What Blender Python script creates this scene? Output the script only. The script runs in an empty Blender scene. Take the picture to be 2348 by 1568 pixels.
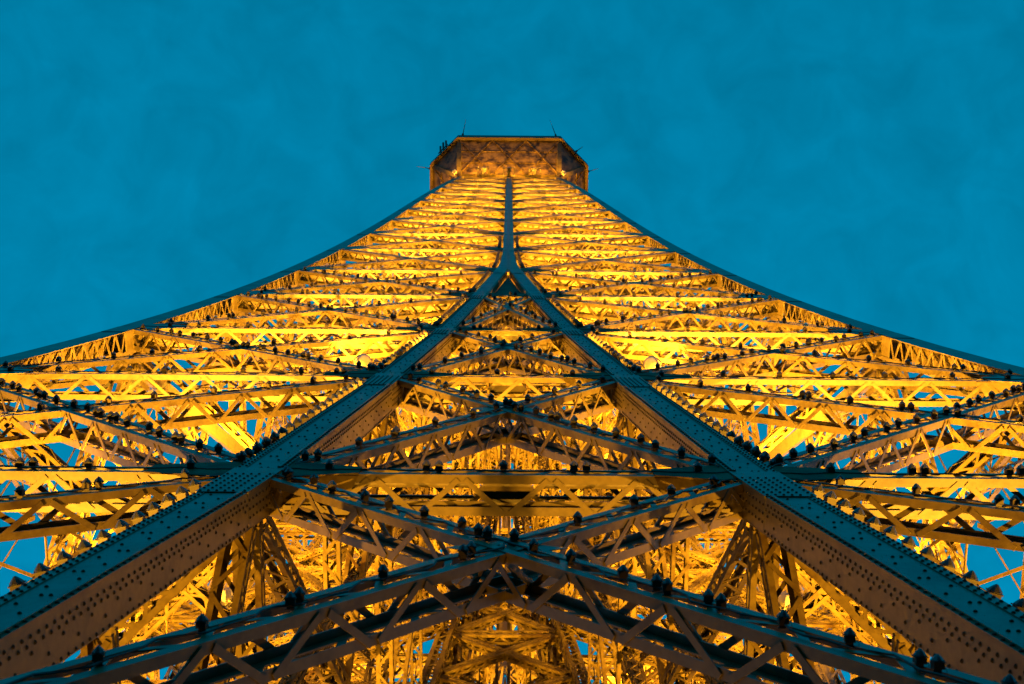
import bpy, math, random
import numpy as np
from mathutils import Vector as V, Matrix

random.seed(7)
SC = bpy.context.scene
COL = SC.collection
R = math.radians

# ------------------------------------------------------------------ camera
CAM_POS = V((0.0, -23.855, 116.41))
cam_d = bpy.data.cameras.new('camera')
cam_d.sensor_width = 36.0
cam_d.lens = 36.0 * 3452.0 / 2347.0
cam_d.clip_start = 0.1
cam_d.clip_end = 9000.0
cam_d.shift_x = 0.0042
cam_d.dof.use_dof = True
cam_d.dof.focus_distance = 46.0
cam_d.dof.aperture_fstop = 3.4
cam = bpy.data.objects.new('camera', cam_d)
COL.objects.link(cam)
cam.location = CAM_POS
cam.rotation_euler = (Matrix.Rotation(R(90 + 76.757), 3, 'X') @ Matrix.Rotation(R(0.46), 3, 'Z')).to_euler()
SC.camera = cam

# ------------------------------------------------------------------ sky (dusk)
wd = bpy.data.worlds.new('World')
SC.world = wd
wd.use_nodes = True
nt = wd.node_tree
nt.nodes.clear()
n_out = nt.nodes.new('ShaderNodeOutputWorld')
n_bg = nt.nodes.new('ShaderNodeBackground')
n_sky = nt.nodes.new('ShaderNodeTexSky')
n_sky.sky_type = 'NISHITA'
n_sky.sun_disc = False
n_sky.sun_elevation = R(5.0)
n_sky.air_density = 6.5
n_sky.dust_density = 0.0
n_sky.sun_rotation = R(0.0)
n_sky.altitude = 100.0
n_tint = nt.nodes.new('ShaderNodeMix'); n_tint.data_type = 'RGBA'; n_tint.blend_type = 'MULTIPLY'
n_tint.inputs[0].default_value = 1.0
n_tint.inputs[7].default_value = (0.0, 2.9, 5.35, 1)
n_bw = nt.nodes.new('ShaderNodeRGBToBW')
n_tc = nt.nodes.new('ShaderNodeTexCoord')
n_no = nt.nodes.new('ShaderNodeTexNoise')
n_no.inputs['Scale'].default_value = 7.0
n_no.inputs['Detail'].default_value = 7.0
n_no.inputs['Roughness'].default_value = 0.68
n_no.inputs['Distortion'].default_value = 0.5
n_mr = nt.nodes.new('ShaderNodeMapRange')
n_mr.inputs[1].default_value = 0.30; n_mr.inputs[2].default_value = 0.70
n_mr.inputs[3].default_value = 0.80; n_mr.inputs[4].default_value = 1.16
n_cl = nt.nodes.new('ShaderNodeMix'); n_cl.data_type = 'RGBA'; n_cl.blend_type = 'MULTIPLY'
n_cl.inputs[0].default_value = 1.0
nt.links.new(n_sky.outputs[0], n_bw.inputs[0]); nt.links.new(n_bw.outputs[0], n_tint.inputs[6])
nt.links.new(n_tc.outputs['Generated'], n_no.inputs['Vector'])
n_n2 = nt.nodes.new('ShaderNodeTexNoise'); n_n2.inputs['Scale'].default_value = 27.0; n_n2.inputs['Detail'].default_value = 6.0; n_n2.inputs['Distortion'].default_value = 0.8
n_ad = nt.nodes.new('ShaderNodeMix'); n_ad.data_type = 'FLOAT'; n_ad.inputs[0].default_value = 0.48
nt.links.new(n_tc.outputs['Generated'], n_n2.inputs['Vector'])
nt.links.new(n_no.outputs[0], n_ad.inputs[2]); nt.links.new(n_n2.outputs[0], n_ad.inputs[3])
nt.links.new(n_ad.outputs[0], n_mr.inputs[0])
nt.links.new(n_tint.outputs[2], n_cl.inputs[6])
nt.links.new(n_mr.outputs[0], n_cl.inputs[7])
nt.links.new(n_cl.outputs[2], n_bg.inputs[0])
n_bg.inputs[1].default_value = 0.13
nt.links.new(n_bg.outputs[0], n_out.inputs[0])

# last daylight: a very weak, very soft glow from where the sun went down, behind the tower
sun_d = bpy.data.lights.new('sun', 'SUN')
sun_d.energy = 0.01; sun_d.angle = R(20); sun_d.color = (0.55, 0.85, 1.0)
sun = bpy.data.objects.new('sun', sun_d)
COL.objects.link(sun)
sun.rotation_euler = (R(-87), 0, 0)

SC.view_settings.view_transform = 'Standard'
SC.view_settings.look = 'None'
SC.view_settings.exposure = 0.0
SC.view_settings.gamma = 1.0
SC.view_settings.use_curve_mapping = False
SC.cycles.use_denoising = True
SC.cycles.max_bounces = 5
SC.cycles.diffuse_bounces = 3
SC.cycles.glossy_bounces = 2
SC.cycles.transmission_bounces = 2
SC.cycles.sample_clamp_indirect = 6.0
SC.cycles.caustics_reflective = False
SC.cycles.caustics_refractive = False

LAMP_RGB = (1.0, 0.43, 0.022)      # sodium light
LIGHT = 3.5                        # master power of the floodlights

# ------------------------------------------------------------------ materials
def mat_paint(name, base, dirt, rough=0.5, dirt_lo=0.52, dirt_hi=0.72, spec=0.5, bump=0.25):
    m = bpy.data.materials.new(name); m.use_nodes = True
    t = m.node_tree; b = t.nodes['Principled BSDF']
    g = t.nodes.new('ShaderNodeNewGeometry')
    a = t.nodes.new('ShaderNodeTexNoise'); a.inputs['Scale'].default_value = 1.3; a.inputs['Detail'].default_value = 8; a.inputs['Roughness'].default_value = 0.65
    c = t.nodes.new('ShaderNodeTexNoise'); c.inputs['Scale'].default_value = 9.0; c.inputs['Detail'].default_value = 5
    mr = t.nodes.new('ShaderNodeMapRange'); mr.inputs[1].default_value = dirt_lo; mr.inputs[2].default_value = dirt_hi
    mx = t.nodes.new('ShaderNodeMix'); mx.data_type = 'RGBA'
    mx.inputs[6].default_value = (*base, 1); mx.inputs[7].default_value = (*dirt, 1)
    vr = t.nodes.new('ShaderNodeMapRange'); vr.inputs[1].default_value = 0.3; vr.inputs[2].default_value = 0.7; vr.inputs[3].default_value = 0.78; vr.inputs[4].default_value = 1.12
    mu = t.nodes.new('ShaderNodeMix'); mu.data_type = 'RGBA'; mu.blend_type = 'MULTIPLY'; mu.inputs[0].default_value = 1
    bp = t.nodes.new('ShaderNodeBump'); bp.inputs['Strength'].default_value = bump; bp.inputs['Distance'].default_value = 0.01
    t.links.new(g.outputs['Position'], a.inputs['Vector']); t.links.new(g.outputs['Position'], c.inputs['Vector'])
    t.links.new(a.outputs[0], mr.inputs[0]); t.links.new(mr.outputs[0], mx.inputs[0])
    t.links.new(c.outputs[0], vr.inputs[0]); t.links.new(mx.outputs[2], mu.inputs[6]); t.links.new(vr.outputs[0], mu.inputs[7])
    t.links.new(mu.outputs[2], b.inputs['Base Color'])
    t.links.new(c.outputs[0], bp.inputs['Height']); t.links.new(bp.outputs[0], b.inputs['Normal'])
    rr = t.nodes.new('ShaderNodeMapRange'); rr.inputs[3].default_value = rough - 0.1; rr.inputs[4].default_value = rough + 0.15
    t.links.new(a.outputs[0], rr.inputs[0]); t.links.new(rr.outputs[0], b.inputs['Roughness'])
    b.inputs['Specular IOR Level'].default_value = spec
    return m

def mat_plain(name, col, rough=0.5, metal=0.0, emit=None, estr=0.0, trans=0.0):
    m = bpy.data.materials.new(name); m.use_nodes = True
    t = m.node_tree; b = t.nodes['Principled BSDF']
    n = t.nodes.new('ShaderNodeTexNoise'); n.inputs['Scale'].default_value = 6.0
    g = t.nodes.new('ShaderNodeNewGeometry'); t.links.new(g.outputs['Position'], n.inputs['Vector'])
    mx = t.nodes.new('ShaderNodeMix'); mx.data_type = 'RGBA'
    mx.inputs[6].default_value = (col[0]*.8, col[1]*.8, col[2]*.8, 1); mx.inputs[7].default_value = (min(1, col[0]*1.15), min(1, col[1]*1.15), min(1, col[2]*1.15), 1)
    t.links.new(n.outputs[0], mx.inputs[0]); t.links.new(mx.outputs[2], b.inputs['Base Color'])
    b.inputs['Roughness'].default_value = rough; b.inputs['Metallic'].default_value = metal
    b.inputs['Transmission Weight'].default_value = trans
    if emit:
        b.inputs['Emission Color'].default_value = (*emit, 1); b.inputs['Emission Strength'].default_value = estr
    return m

M_IRON = mat_paint('painted_iron', (0.125, 0.096, 0.038), (0.058, 0.038, 0.012), spec=0.5, rough=0.34, bump=0.12)
M_IRON2 = mat_paint('shaded_matte_iron', (0.112, 0.084, 0.026), (0.042, 0.024, 0.007), spec=0.12, rough=0.6, bump=0.12, dirt_lo=0.46, dirt_hi=0.66)  # darker matte copy of painted_iron; inner members' shade is put into the paint
M_RIVET = mat_paint('rivet_iron', (0.034, 0.027, 0.014), (0.016, 0.012, 0.006), spec=0.15, rough=0.6)
M_DARK = mat_paint('mast_steel', (0.035, 0.024, 0.015), (0.018, 0.011, 0.008), rough=0.6, spec=0.25)
M_SOFFIT = mat_paint('soffit_sheet', (0.15, 0.095, 0.022), (0.012, 0.007, 0.003), spec=0.2, dirt_lo=0.40, dirt_hi=0.62)
M_RIM = mat_paint('rim_paint', (0.035, 0.016, 0.010), (0.02, 0.01, 0.007), spec=0.2)
M_CAP = mat_plain('lamp_cap_plastic', (0.07, 0.072, 0.075), rough=0.25, trans=0.15)
M_HOUSE = mat_plain('lamp_housing', (0.05, 0.038, 0.026), rough=0.5)
M_ALU = mat_plain('projector_shell', (0.55, 0.50, 0.42), rough=0.4)
M_LENS = mat_plain('projector_lens', (0.8, 0.7, 0.5), rough=0.2, emit=LAMP_RGB, estr=30.0)
M_CABLE = mat_plain('cable_rubber', (0.03, 0.025, 0.02), rough=0.6)
M_DECK = mat_paint('deck_plate', (0.07, 0.052, 0.035), (0.04, 0.03, 0.02))
M_GROUND = mat_paint('dark_ground', (0.05, 0.055, 0.04), (0.03, 0.03, 0.03), rough=0.8, spec=0.1)

# ------------------------------------------------------------------ mesh helpers
BOXF = [(0, 3, 2, 1), (4, 5, 6, 7), (0, 1, 5, 4), (1, 2, 6, 5), (2, 3, 7, 6), (3, 0, 4, 7)]

class MB:
    def __init__(s): s.v = []; s.f = []
    def add(s, vs, fs):
        o = len(s.v); s.v.extend([tuple(x) for x in vs]); s.f.extend([tuple(i + o for i in q) for q in fs])
    def hexa(s, c): s.add(c, BOXF)
    def bar(s, p, q, w, h, wd):
        """prism from p to q, width w along wd, thickness h across"""
        e = (q - p).normalized(); a = (wd - e * wd.dot(e)).normalized(); b = e.cross(a)
        a = a * (w / 2); b = b * (h / 2)
        s.hexa([p - a - b, p + a - b, p + a + b, p - a + b, q - a - b, q + a - b, q + a + b, q - a + b])
    def plate(s, poly, off):
        """flat polygon (list of V) thickened by vector off"""
        n = len(poly); vs = [p for p in poly] + [p + off for p in poly]
        fs = [tuple(range(n - 1, -1, -1)), tuple(range(n, 2 * n))]
        for i in range(n): fs.append((i, (i + 1) % n, n + (i + 1) % n, n + i))
        s.add(vs, fs)
    def tube(s, pts, r, k=6):
        rings = []
        for i, p in enumerate(pts):
            d = (pts[min(i + 1, len(pts) - 1)] - pts[max(i - 1, 0)]).normalized()
            u = d.orthogonal().normalized(); w = d.cross(u)
            rr = r[i] if isinstance(r, (list, tuple)) else r
            rings.append([p + (u * math.cos(6.28319 * j / k) + w * math.sin(6.28319 * j / k)) * rr for j in range(k)])
        vs = [x for ring in rings for x in ring]; fs = []
        for i in range(len(pts) - 1):
            for j in range(k):
                fs.append((i * k + j, i * k + (j + 1) % k, (i + 1) * k + (j + 1) % k, (i + 1) * k + j))
        fs.append(tuple(range(k - 1, -1, -1))); fs.append(tuple(range((len(pts) - 1) * k, len(pts) * k)))
        s.add(vs, fs)
    def mesh(s, name, m, smooth=False):
        me = bpy.data.meshes.new(name); me.from_pydata(s.v, [], s.f); me.materials.append(m)
        if smooth: me.polygons.foreach_set('use_smooth', [True] * len(me.polygons))
        me.update(); return me
    def build(s, name, m, parent=None, smooth=False):
        return link(name, s.mesh(name, m, smooth), parent)

def link(name, data, parent=None):
    o = bpy.data.objects.new(name, data); COL.objects.link(o)
    if parent is not None: o.parent = parent
    return o

def copy_tree(o, parent=None, rot=None):
    c = o.copy(); COL.objects.link(c); c.parent = parent
    if rot is not None: c.rotation_euler = (0, 0, rot)
    for ch in o.children: copy_tree(ch, c)
    return c

def tag(o, label, cat, group=None, kind=None):
    o['label'] = label; o['category'] = cat
    if group: o['group'] = group
    if kind: o['kind'] = kind
    return o

# unit box shared by all single lacing bars
_ub = MB(); _ub.hexa([(-.5, -.5, 0), (.5, -.5, 0), (.5, .5, 0), (-.5, .5, 0), (-.5, -.5, 1), (.5, -.5, 1), (.5, .5, 1), (-.5, .5, 1)])
UBOX = _ub.mesh('lacing_bar', M_IRON)

def unit_bar(name, p, q, w, h, wd, parent):
    d = q - p; L = d.length; e = d / L; a = (wd - e * wd.dot(e)).normalized(); b = e.cross(a)
    o = link(name, UBOX, parent)
    m = Matrix(((a.x * w, b.x * h, e.x * L, p.x), (a.y * w, b.y * h, e.y * L, p.y), (a.z * w, b.z * h, e.z * L, p.z), (0, 0, 0, 1)))
    o.matrix_local = m
    return o

# ------------------------------------------------------------------ tower profile
CW_ = [-4.25898853e-06, 3.84262493e-04, -7.19138387e-02, 9.67483027]
def W(z):                                     # half width of a face at height z
    t = z - 200
    return ((CW_[0] * t + CW_[1]) * t + CW_[2]) * t + CW_[3]
_wz = [(110, 5.95), (125.4, 4.83), (139.0, 3.88), (153.4, 2.96), (165.1, 2.03), (177.0, 1.13), (187.8, 0.335)]
def w_in(z):                                  # half distance of the two inner uprights of a face
    return float(np.interp(z, [a for a, b in _wz], [b for a, b in _wz]))
def cw(z): return float(np.interp(z, [125, 139, 153, 177, 187.8], [0.62, 0.76, 0.70, 0.62, 0.56]))   # inner upright width
def rib_w(z): return float(np.interp(z, [187.8, 191, 197, 270], [1.22, 0.84, 0.60, 0.50]))  # merged rib width
def oc(z): return float(np.interp(z, [139, 200, 270], [0.85, 0.7, 0.5]))                    # corner upright width
def dep(z): return float(np.interp(z, [125, 139, 153, 190, 270], [0.50, 0.70, 0.72, 0.62, 0.42]))                 # depth of everything in the face
def bh(z): return float(np.interp(z, [125, 139, 153, 190, 270], [0.40, 0.55, 0.57, 0.49, 0.33]))                  # beam height in the face

NODES = [115.2, 125.4, 139.0, 153.4, 165.1, 177.0, 187.8, 198.7, 208.4, 218.0, 226.8, 235.0, 242.8, 250.2, 257.2, 263.8, 270.0]
MERGE = 6                                      # index of 187.8
DETAIL_TOP = 177.5                             # front face built piece by piece below this

def fn(z):                                     # outward normal of the front face
    s = (W(z - 2) - W(z + 2)) / 4
    return V((0, -1, s)).normalized() * 1.0
def fp(x, z, d=0.0):                           # point on the front face, d metres inside
    return V((x, -W(z) + d, z))

root = bpy.data.objects.new('iron_lattice_tower', None); COL.objects.link(root)
tag(root, 'huge riveted wrought-iron lattice tower glowing amber from inside, seen steeply from below', 'tower')

NEAR = []          # candidate single lacing bars (distance, parent, p, q, w, wd)

def truss(name, p, q, n, D, H, inset=0.02, detail=False, mat=None, flange=0.14, pitch=1.38, plate_back=False):
    """box lattice girder from p to q; n outward; front plane sits inset metres behind p-q"""
    mat = mat or M_IRON
    if detail and p.z + q.z < 272: flange, pitch = 0.115, 1.75        # lighter girders in the lowest tier
    e = (q - p).normalized(); n = (n - e * n.dot(e)).normalized(); s = n.cross(e)
    if s.z < 0 or (abs(s.z) < 1e-3 and s.y < 0): s = -s
    L = (q - p).length; t = 0.018
    base = MB(); fl = []; under = []
    for fb in (0, 1):
        for ul in (-1, 1):
            o = -n * (inset + (D - 2 * t if fb else 0)) + s * (ul * H / 2)
            inn = -n if fb == 0 else n
            m = MB()
            c = o + inn * (flange / 2)
            m.bar(p + c, q + c, flange, t, inn)                                 # leg lying across
            c2 = o - s * (ul * (flange / 2 + t / 2 + 0.001)) + inn * (t / 2)
            m.bar(p + c2, q + c2, flange, t, s)                                 # leg standing in the face
            fl.append(m)
    def zig(a, b, wdir, lst, bw, off, start=0):
        k = max(2, int(round(L / ((b - a).length * pitch)))); 
        for i in range(k):
            u0 = (i + 0.08) / k * L; u1 = (i + 0.92) / k * L
            f0, f1 = (a, b) if (i + start) % 2 == 0 else (b, a)
            lst.append((p + e * u0 + f0 + off, p + e * u1 + f1 + off, bw, wdir))
    g = flange * 0.55
    bw = 0.085 if H > 0.4 else 0.07
    fr = -n * (inset + g); bk = -n * (inset + D - g)
    others = []
    zig(fr - s * H / 2, bk - s * H / 2, n, under, bw, -s * 0.022)
    zig(fr + s * H / 2, bk + s * H / 2, n, others, bw, s * 0.022, 1)
    lo = -s * (H / 2 - g); up = s * (H / 2 - g)
    zig(lo - n * inset, up - n * inset, s, others, bw, -n * 0.020, 1)
    zig(lo - n * (inset + D), up - n * (inset + D), s, others, bw, n * 0.040)
    for (a, b, w_, wd_) in others: base.bar(a, b, w_, 0.016, wd_)
    if plate_back:
        c = -n * (inset + D + 0.004); base.bar(p + c, q + c, H * 1.1, 0.012, s)
    if detail:
        o = base.build(name, mat, root)
        for m in fl: m.build('flange', mat, o)
        mid = (p + q) / 2
        for (a, b, w_, wd_) in under:
            NEAR.append((((a + b) / 2 - CAM_POS).length, o, a, b, w_, wd_))
        return o
    for m in fl: base.add(m.v, m.f)
    for (a, b, w_, wd_) in under: base.bar(a, b, w_, 0.016, wd_)
    return base.build(name, mat, root)

# ------------------------------------------------------------------ rivets
_dome_r = np.array([[1, 0.0], [0.72, 0.62]])
def rivet_mesh(name, pos, nrm, tan, r=0.021, k=7):
    """pos/nrm/tan: arrays (N,3)"""
    pos = np.asarray(pos, float); nrm = np.asarray(nrm, float); tan = np.asarray(tan, float)
    bit = np.cross(nrm, tan)
    N = len(pos); ang = np.arange(k) * 2 * math.pi / k
    vs = []
    for rad, hh in ((1.0, 0.0), (0.85, 0.45), (0.4, 0.8)):
        for a in ang:
            vs.append(pos + (tan * math.cos(a) + bit * math.sin(a)) * (r * rad) + nrm * (r * hh))
    vs = np.stack(vs, 1).reshape(-1, 3)
    fs = []
    for i in range(N):
        b = i * 3 * k
        for L_ in (0, 1):
            for j in range(k):
                fs.append((b + L_ * k + j, b + L_ * k + (j + 1) % k, b + (L_ + 1) * k + (j + 1) % k, b + (L_ + 1) * k + j))
        fs.append(tuple(b + 2 * k + j for j in range(k)))
    me = bpy.data.meshes.new(name); me.from_pydata(vs.tolist(), [], fs); me.materials.append(M_RIVET)
    me.polygons.foreach_set('use_smooth', [True] * len(me.polygons))
    return me

# ------------------------------------------------------------------ inner uprights and merged rib (front face, then turned)
def upright_segment(sx, i, detail):
    """one panel length of an inner upright; returns list of objects made"""
    z0, z1 = NODES[i], NODES[i + 1]
    zj = z1 - 2.3 if i + 1 <= 3 else z1 - 1.6               # plate joint below the upper node
    def sec(z): c = sx * w_in(z); h = cw(z) / 2; return c - h, c + h
    def strip(m, za, zb, ya, yb, fa=0.0, fb=1.0, d0=0.0):
        (a0, b0), (a1, b1) = sec(za), sec(zb)
        l0, r0 = a0 + (b0 - a0) * fa, a0 + (b0 - a0) * fb
        l1, r1 = a1 + (b1 - a1) * fa, a1 + (b1 - a1) * fb
        m.hexa([fp(l0, za, ya), fp(r0, za, ya), fp(r0, za, yb), fp(l0, za, yb), fp(l1, zb, ya), fp(r1, zb, ya), fp(r1, zb, yb), fp(l1, zb, yb)])
    def web(m, za, zb, side, ya, yb, t=0.03):
        (a0, b0), (a1, b1) = sec(za), sec(zb)
        x0, x1 = (a0, a1) if side < 0 else (b0, b1)
        q0, q1 = (x0 + t, x1 + t) if side < 0 else (x0 - t, x1 - t)
        lo0, hi0 = sorted((x0, q0)); lo1, hi1 = sorted((x1, q1))
        m.hexa([fp(lo0, za, ya), fp(hi0, za, ya), fp(hi0, za, yb), fp(lo0, za, yb), fp(lo1, zb, ya), fp(hi1, zb, ya), fp(hi1, zb, yb), fp(lo1, zb, yb)])
    Dp = dep((z0 + z1) / 2) - 0.02
    g = 0.012
    body = MB()
    # back plate strips and inner lacing make the body of the part
    strip(body, z0 + g, z1 - g, Dp - 0.03, Dp, 0.0, 0.22); strip(body, z0 + g, z1 - g, Dp - 0.03, Dp, 0.78, 1.0)
    k = int((z1 - z0) / 0.8)
    for j in range(k):
        za = z0 + (z1 - z0) * j / k; zb = z0 + (z1 - z0) * (j + 1) / k
        a = sec(za); b = sec(zb)
        pa = fp(a[0] + .08 if j % 2 else a[1] - .08, za, Dp - 0.05); pb = fp(b[1] - .08 if j % 2 else b[0] + .08, zb, Dp - 0.05)
        body.bar(pa, pb, 0.09, 0.02, V((1, 0, 0)))
    # battens across the front (rows the photograph shows as bands)
    pieces = {}
    cov1 = MB(); strip(cov1, z0 + g, zj - g, 0, 0.03)
    cov2 = MB(); strip(cov2, zj + g, z1 - g, -0.022, 0.03, -0.015, 1.015)
    ang = MB()
    for fa, fb in ((0.0, 0.20), (0.80, 1.0)):
        strip(ang, z0 + g, zj - 0.05, -0.014, -0.0005, fa, fb)
    inner = -sx
    # raised ridge along the inner edge
    f0, f1 = (0.86, 0.93) if sx < 0 else (0.07, 0.14)
    strip(ang, z0 + g, zj - 0.05, -0.045, -0.015, f0, f1)
    webs = []
    for side in (-1, 1):
        wm = MB(); web(wm, z0 + g, zj - g, side, 0.031, Dp - 0.031); webs.append(wm)
        wm2 = MB(); web(wm2, zj + g, z1 - g, side, 0.031, Dp - 0.031, 0.045); webs.append(wm2)
    if not detail:
        for m in [cov1, cov2, ang] + webs: body.add(m.v, m.f)
        return body.build('upright', M_IRON, root)
    o = body.build('upright', M_IRON, root)
    cov1.build('cover_plate', M_IRON, o); cov2.build('cover_plate', M_IRON, o); ang.build('edge_angle', M_IRON, o)
    for m in webs: m.build('web_plate', M_IRON, o)
    # rivets on the front and on the two webs
    P, Nn, T = [], [], []
    def put_front(z, f, y):
        za, zb = (z0, zj) if z < zj else (zj, z1)
        a, b = sec(z); c = V((a + (b - a) * f, -(W(za) + (W(zb) - W(za)) * (z - za) / (zb - za)) + y, z)); n_ = fn(z)
        P.append(c); Nn.append(n_); T.append(V((1, 0, 0)))
    def put_web(z, d, side):
        a, b = sec(z); x = a if side < 0 else b
        P.append(fp(x, z, d)); Nn.append(V((side, 0, 0))); T.append(V((0, 1, 0)))
    pz = 0.19 if z1 < 154 else 0.22
    z = z0 + 0.1; j = 0
    while z < zj - 0.12:
        for f in (0.05, 0.95): put_front(z, f, -0.014)
        for f in (0.16, 0.84): put_front(z + pz / 2, f, -0.014 if f != (0.84 if sx < 0 else 0.16) else -0.014)
        if j % 2 == 0:
            put_front(z, 0.36 if j % 4 else 0.64, 0.0)
        if j % 6 == 0:
            put_front(z, 0.5, 0.0)
        z += pz; j += 1
    z = zj + 0.08
    while z < z1 - 0.5:
        for f in (0.06, 0.22, 0.38, 0.54, 0.70, 0.92): put_front(z, f, -0.022)
        z += 0.22
    for side in (-1, 1):
        if (sx < 0) == (side < 0) and z0 < 130: pass
        z = z0 + 0.1; j = 0
        while z < zj - 0.1:
            put_web(z, 0.09, side); put_web(z + pz / 2, 0.17, side); put_web(z + pz / 2, Dp - 0.09, side)
            if j % 2 == 0: put_web(z, 0.10 + (Dp - .2) * (0.40 if j % 4 else 0.68), side)
            z += pz; j += 1
        z = zj + 0.08
        while z < z1 - 0.7:
            for d in (0.12, 0.25, 0.38, 0.51, 0.64):
                if d < Dp - 0.08: put_web(z, d, side)
            z += 0.20
    rv = link('rivets', rivet_mesh('rivets', [tuple(x) for x in P], [tuple(x) for x in Nn], [tuple(x) for x in T], 0.024 if z1 < 160 else 0.026, 7 if z1 < 160 else 5), o)
    rv['kind'] = 'stuff'
    return o

def rib_segment(i):
    z0, z1 = NODES[i], NODES[i + 1]
    m = MB(); N = 5
    for j in range(N):
        za = z0 + (z1 - z0) * j / N; zb = z0 + (z1 - z0) * (j + 1) / N - (0.012 if j == N - 1 else 0)
        ha, hb = rib_w(za) / 2, rib_w(zb) / 2; D0 = dep(za) + .05
        for sgn in (-1, 1):
            a0, a1 = sorted((sgn * 0.035, sgn * ha)); b0, b1 = sorted((sgn * 0.035, sgn * hb))
            m.hexa([fp(a0, za, 0), fp(a1, za, 0), fp(a1, za, .03), fp(a0, za, .03), fp(b0, zb, 0), fp(b1, zb, 0), fp(b1, zb, .03), fp(b0, zb, .03)])
            # outer web and two edge ridges beside the central groove
            x0, x1 = sorted((sgn * ha, sgn * (ha - .03))); y0, y1 = sorted((sgn * hb, sgn * (hb - .03)))
            m.hexa([fp(x0, za, .031), fp(x1, za, .031), fp(x1, za, D0), fp(x0, za, D0), fp(y0, zb, .031), fp(y1, zb, .031), fp(y1, zb, D0), fp(y0, zb, D0)])
            r0, r1 = sorted((sgn * .04, sgn * .09))
            m.hexa([fp(r0, za, -.03), fp(r1, za, -.03), fp(r1, za, -.001), fp(r0, za, -.001), fp(r0, zb, -.03), fp(r1, zb, -.03), fp(r1, zb, -.001), fp(r0, zb, -.001)])
        m.hexa([fp(-.034, za, .10), fp(.034, za, .10), fp(.034, za, .13), fp(-.034, za, .13), fp(-.034, zb, .10), fp(.034, zb, .10), fp(.034, zb, .13), fp(-.034, zb, .13)])
    # splice plate with bolts line just under the node
    zz = z1 - 1.1; h = rib_w(zz) / 2
    for sgn in (-1, 1):
        a0, a1 = sorted((sgn * 0.10, sgn * (h - .02)))
        m.hexa([fp(a0, zz, -.02), fp(a1, zz, -.02), fp(a1, zz, -.001), fp(a0, zz, -.001), fp(a0, z1 - .2, -.02), fp(a1, z1 - .2, -.02), fp(a1, z1 - .2, -.001), fp(a0, z1 - .2, -.001)])
    return m.build('central_rib', M_IRON, root)

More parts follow.
